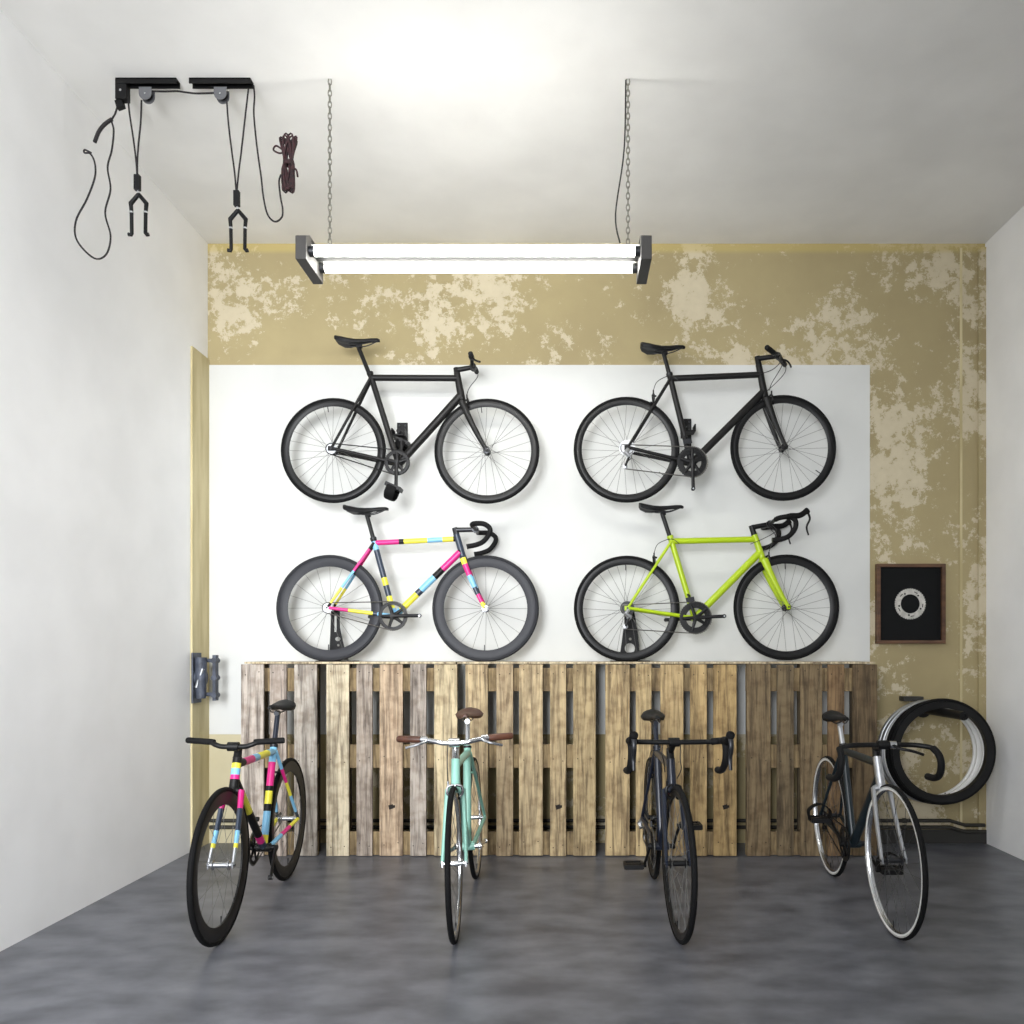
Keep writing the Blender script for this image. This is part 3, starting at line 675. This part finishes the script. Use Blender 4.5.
for y in (-.078, .082):
    m = MB(); m.tube([(X0+.075, y, -.004), (X1-.075, y, -.004)], .021, M['tube'], 16); tb = m.build('lamp_tube', t)
    for xa, xb in ((X0+.05, X0+.075), (X1-.075, X1-.05)):
        m = MB(); m.tube([(xa, y, -.004), (xb, y, -.004)], .024, M['gunmetal'], 14); m.build('tube_socket', tb)
for x in (X0+.12, X1-.10):
    m = MB(); z = .042; i = 0
    while z < ZC-3.12-.01:
        e = []
        for k in range(10):
            a = 2*PI*k/10; u = .008*math.cos(a); v = .018*math.sin(a)
            e.append((x+(u if i % 2 else 0), (0 if i % 2 else u), z+.012+v))
        m.tube(e, .0028, M['chrome'], 5, closed=True); z += .027; i += 1
    m.build('hanging_chain', t)
m = MB(); m.tube(smooth_path([(X1-.14,-.03,.06),(X1-.16,-.02,.2),(X1-.12,-.02,.5),(X1-.11,0,.845)], 6), .004, M['cable'], 6); m.build('power_cable', t)
tag(t, 'long twin tube fluorescent lamp with grey end caps hanging on chains', 'lamp')

# ------------------------------------------------------------------ ceiling hoist, upper left
HY = 3.79; t = empty('bicycle_hoist', (W(185,80,HY).x, HY, ZC)); org = t.location.copy()
def H(x, y, dy=0):      # a point of the hoist: zoomed reading -> place under the ceiling
    p = W(60+x/4.096, 60+y/4.096, HY); return Vector((p.x, HY+dy, p.z))-org
for a, b_ in ((236, 484), (536, 786)):
    m = MB(); p, q = H(a, 100), H(b_, 100)
    m.box(p.x, q.x, -.02, .02, -.006, 0, M['bracket']); m.box(p.x, q.x, -.02, -.016, -.026, 0, M['bracket']); m.box(p.x, q.x, .016, .02, -.026, 0, M['bracket']); m.build('ceiling_bracket', t, smooth=False)
for px_ in (356, 662):
    m = MB(); c = H(px_, 142); 
    plate = [(-.030,.026)]+[(.030*math.cos(PI+PI*i/12), -.004+.030*math.sin(PI+PI*i/12)) for i in range(13)]+[(.030,.026)]
    for yy in (-.015, .015):
        n = len(plate); m.add([(c.x+x, yy-.0015, c.z+z) for x, z in plate]+[(c.x+x, yy+.0015, c.z+z) for x, z in plate], [tuple(range(n)), tuple(range(2*n-1, n-1, -1))]+[(i,(i+1)%n,(i+1)%n+n,i+n) for i in range(n)], M['pulley'])
    pb = m.build('pulley_housing', t, smooth=False)
    m = MB(); m.lathe([(.004,-.006),(.022,-.008),(.016,0),(.022,.008),(.004,.006)], M['bracket'], c, 20); m.tube([c+Vector((0,-.02,-.006)), c+Vector((0,.02,-.006))], .004, M['silver'], 8); m.build('pulley_wheel', pb)
m = MB(); c = H(257, 135); m.box(c.x-.026, c.x+.026, -.018, .018, c.z-.038, -.004, M['bracket']); m.obox(c+Vector((-.012,0,-.055)), (.016,0,.006), (0,.012,0), (-.005,0,.018), M['bracket']); m.tube([c+Vector((0,-.022,.0)), c+Vector((0,.022,.0))], .006, M['silver'], 8)
m.build('rope_lock', t, smooth=False)
def cord(pts, r=.0042, mt=M['rope'], name='rope', k=6):
    m = MB(); m.tube(smooth_path([H(*p) for p in pts], k), r, mt, 8); return m.build(name, t)
cord([(278,150),(285,220),(300,320),(312,415),(316,480)]); cord([(334,165),(331,250),(322,340),(317,415),(317,480)])
cord([(378,128),(430,129),(480,128),(520,133),(560,137),(640,135)])
cord([(683,168),(690,260),(703,370),(715,460),(722,540)]); cord([(772,118),(760,220),(742,380),(733,450),(724,540)])
cord([(793,105),(797,150),(794,220),(806,350),(824,480),(833,560),(850,632),(880,662),(908,645),(912,610),(903,560),(897,500),(905,470)], name='pull_cord')
cord([(238,180),(226,220),(212,248),(220,290),(212,370),(195,440),(207,530),(185,625),(207,720),(190,795),(140,812),(70,740),(65,660),(110,570),(143,480),(142,420),(124,384),(100,380),(102,368),(128,380)], name='pull_cord')
cord([(214,242),(185,262),(160,292),(142,337)], .0085, name='cord_handle')
for cx_, y0 in ((317, 472), (724, 537)):
    m = MB(); a, b_ = H(cx_, y0), H(cx_, y0+62); m.box(a.x-.013, a.x+.013, -.011, .011, b_.z, a.z, M['bracket']); s_ = m.build('hook_sleeve', t, smooth=False, bevel=.002)
    m = MB(); c = H(cx_+5, y0+78)
    m.tube([H(cx_+1, y0+58), c], .006, M['silver'], 8)
    for s in (-1, 1):
        r_ = Vector((c.x, 0, c.z)); k = 1/4.096/800*HY
        pts = [r_, r_+Vector((s*32*k,0,-38*k)), r_+Vector((s*29*k,0,-75*k)), r_+Vector((s*28*k,0,-160*k)), r_+Vector((s*30*k+(.004 if s > 0 else -.0),0,-166*k)), r_+Vector((s*42*k,0,-164*k))]
        m.tube(pts, [.009,.0105,.0085,.0085,.0085,.009], M['bracket'], 8)
        q = pts[2]; m.tube([q+Vector((0,0,.004)), q-Vector((0,0,.004))], .0105, M['silver'], 8)
    m.build('hook', t)
m = MB(); ctr = H(935, 425)
for i in range(18):
    ph = i*.77; wx = .075*math.cos(ph)*.55; wy = .022*math.sin(ph)
    loop = []
    for k in range(24):
        a = 2*PI*k/24; z = math.sin(a)*(.122+.008*math.cos(i*2.1)); pinch = .22+.78*abs(math.sin(a))**2 if z > 0 else .35+.5*abs(math.sin(a))**2
        loop.append((ctr.x+(.010+.0025*(i % 4))*math.cos(a)*1.0+wx*(pinch-.15)*(1.05 if z > 0 else -.75)+.012*math.cos(a)*pinch, wy*pinch+.004*math.cos(a+i), ctr.z+z))
    m.tube(loop, .0042, M['ropered'], 7, closed=True)
m.tube(smooth_path([(ctr.x+.012*math.cos(a)*1.7, .022*math.sin(a), ctr.z+.012-.001*a+.0*a) for a in [i*PI/4 for i in range(25)]], 2), .0045, M['ropered'], 7)
m.tube(smooth_path([(ctr.x-.01,0,ctr.z+.05),(ctr.x-.055,0,ctr.z+.085),(ctr.x-.07,0,ctr.z+.065),(ctr.x-.04,0,ctr.z+.05),(ctr.x-.01,0,ctr.z+.06)], 5), .0042, M['ropered'], 7)
m.tube(smooth_path([(ctr.x+.02,0,ctr.z-.02),(ctr.x+.038,0,ctr.z-.03),(ctr.x+.045,0,ctr.z-.062)], 5), .0048, M['ropered'], 7)
m.build('rope_bundle', t)
tag(t, 'black ceiling hoist with two brackets, hanging ropes, forked hooks and coiled cord', 'bicycle hoist')

# ------------------------------------------------------------------ framed chainring
c = W(910.7, 603.8, 5.27); t = empty('picture_frame', (c.x, YB, c.z)); fw, fh_ = .225, .263
for x0, x1, z0, z1 in ((-fw, fw, fh_-.022, fh_), (-fw, fw, -fh_, -fh_+.022), (-fw, -fw+.022, -fh_+.0222, fh_-.0222), (fw-.022, fw, -fh_+.0222, fh_-.0222)):
    m = MB(); m.box(x0, x1, -.045, -.001, z0, z1, M['darkwood']); m.build('frame_rail', t, smooth=False, bevel=.002)
m = MB(); m.box(-fw+.022, fw-.022, -.020, -.012, -fh_+.022, fh_-.022, M['card']); m.build('backing_card', t, smooth=False)
m = MB(); m.lathe([(.099,-.024),(.099,-.021),(.063,-.021),(.063,-.024)], M['ring'], (0,0,0), 48)
for i in range(40):
    a = 2*PI*i/40; m.obox((.0995*math.cos(a), -.0225, .0995*math.sin(a)), Vector((math.cos(a),0,math.sin(a)))*.0035, (0,.0013,0), Vector((-math.sin(a),0,math.cos(a)))*.0035, M['ring'])
g = m.build('mounted_chainring', t)
m = MB()
for i in range(5):
    a = PI/2+.5+2*PI*i/5; m.disc((.075*math.cos(a), -.025, .075*math.sin(a)), .006, .003, M['card'], n=12)
    a += .3; m.obox((.082*math.cos(a), -.0245, .082*math.sin(a)), Vector((-math.sin(a),0,math.cos(a)))*.012, (0,.001,0), Vector((math.cos(a),0,math.sin(a)))*.0025, M['card'])
m.build('bolt_holes', g)
tag(t, 'dark wooden picture frame holding a pale chainring on black card', 'picture frame')

# ------------------------------------------------------------------ rims on a peg at the right
px_, pz = 2.335, .885
t = empty('wall_peg', (px_, YB, pz))
m = MB(); m.lathe([(.016,-.56),(.027,-.56),(.027,-.55),(.027,-.01),(.016,-.01)], M['matblack'], (0,0,0), 20); m.tube([(0,-.545,0),(0,-.02,0)], .020, M['matblack'], 12); m.build('peg', t)
m = MB(); m.disc((0,-.006,0), .055, .01, M['matblack']); m.build('flange', t)
tag(t, 'black horizontal wall peg that the bicycle rims hang on', 'wall peg')
rims = [(5.02, 'deeprimblack', .040, .0, 'front black deep rim with tyre on the wall peg', 'rubber', .016), (5.085, 'whiterim', .030, .004, 'bright silver rim hanging second on the wall peg', 'rubber', .012),
        (5.145, 'whiterim', .026, -.006, 'third rim from the front on the wall peg', 'satin', .012), (5.205, 'whiterim', .022, -.004, 'rearmost pale rim on the wall peg closest to the wall', 'satin', .010)]
for Y, rm, rd, dx, lab, tm, tw in rims:
    R = .335; inner = R-.022-rd; x = px_+dx; z = pz+.027-inner
    t = empty('wheel_rim', (x, Y, z)); r0 = R-.022
    m = MB(); m.lathe([(r0+.003,-.013),(r0+.003,.013),(r0-.006,.014),(r0-rd*.6,.012),(r0-rd,.006),(r0-rd,-.006),(r0-rd*.6,-.012),(r0-.006,-.014)] if rd < .035 else [(r0+.003,-.02),(r0+.003,.02),(r0-rd,.018),(r0-rd,-.018)], M[rm], (0,0,0), 64)
    m.build('rim', t)
    m = MB(); m.lathe(ring_prof(R, R-.026, tw+.004, 10), M[tm], (0,0,0), 64); m.build('tyre', t)
    if rd < .035:
        m = MB()
        for a in (-1.75, -1.2): m.disc(((inner+.004)*math.cos(a), -.010, (inner+.006)*math.sin(a)), .006, .006, M['card'], n=10)
        m.build('valve_hole', t)
    tag(t, lab, 'bicycle rim', 'bicycle rims on the wall peg')
p = W(910, 698.5, 5.28); t = MB(); t.box(p.x-.065, p.x+.065, 5.22, YB, p.z-.015, p.z+.015, M['darkmatt'])
tag(t.build('wall_bracket', smooth=False, bevel=.003), 'small dark bracket on the olive wall above the hanging rims', 'bracket')

# ------------------------------------------------------------------ iron holder on the left wall
t = empty('wall_holder', (XL+.012, 5.10, 1.10)); 
m = MB(); m.box(0, .012, -.06, .06, -.16, .16, M['iron']); m.build('back_plate', t, smooth=False, bevel=.003)
m = MB(); m.tube([(.012,0,0),(.06,0,.0)], .05, M['iron'], 16); m.tube([(.05,-.03,-.13),(.05,-.03,.13)], [.03,.036], M['iron'], 12); m.tube([(.03,-.05,-.06),(.07,-.05,.06)], .012, M['satin'], 10); m.build('body', t)
for z in (-.105, .11):
    m = MB(); m.tube([(.012,0,z),(.128,0,z)], .013, M['iron'], 10); m.build('arm', t)
m = MB(); m.box(.118, .138, -.022, .022, -.145, .145, M['iron'])
for z in (-.11, 0, .11): m.tube([(.128,-.03,z),(.128,.03,z)], .018, M['iron'], 10)
m.build('end_plate', t, bevel=0)
tag(t, 'dark cast iron holder with two arms on the left wall', 'wall holder')
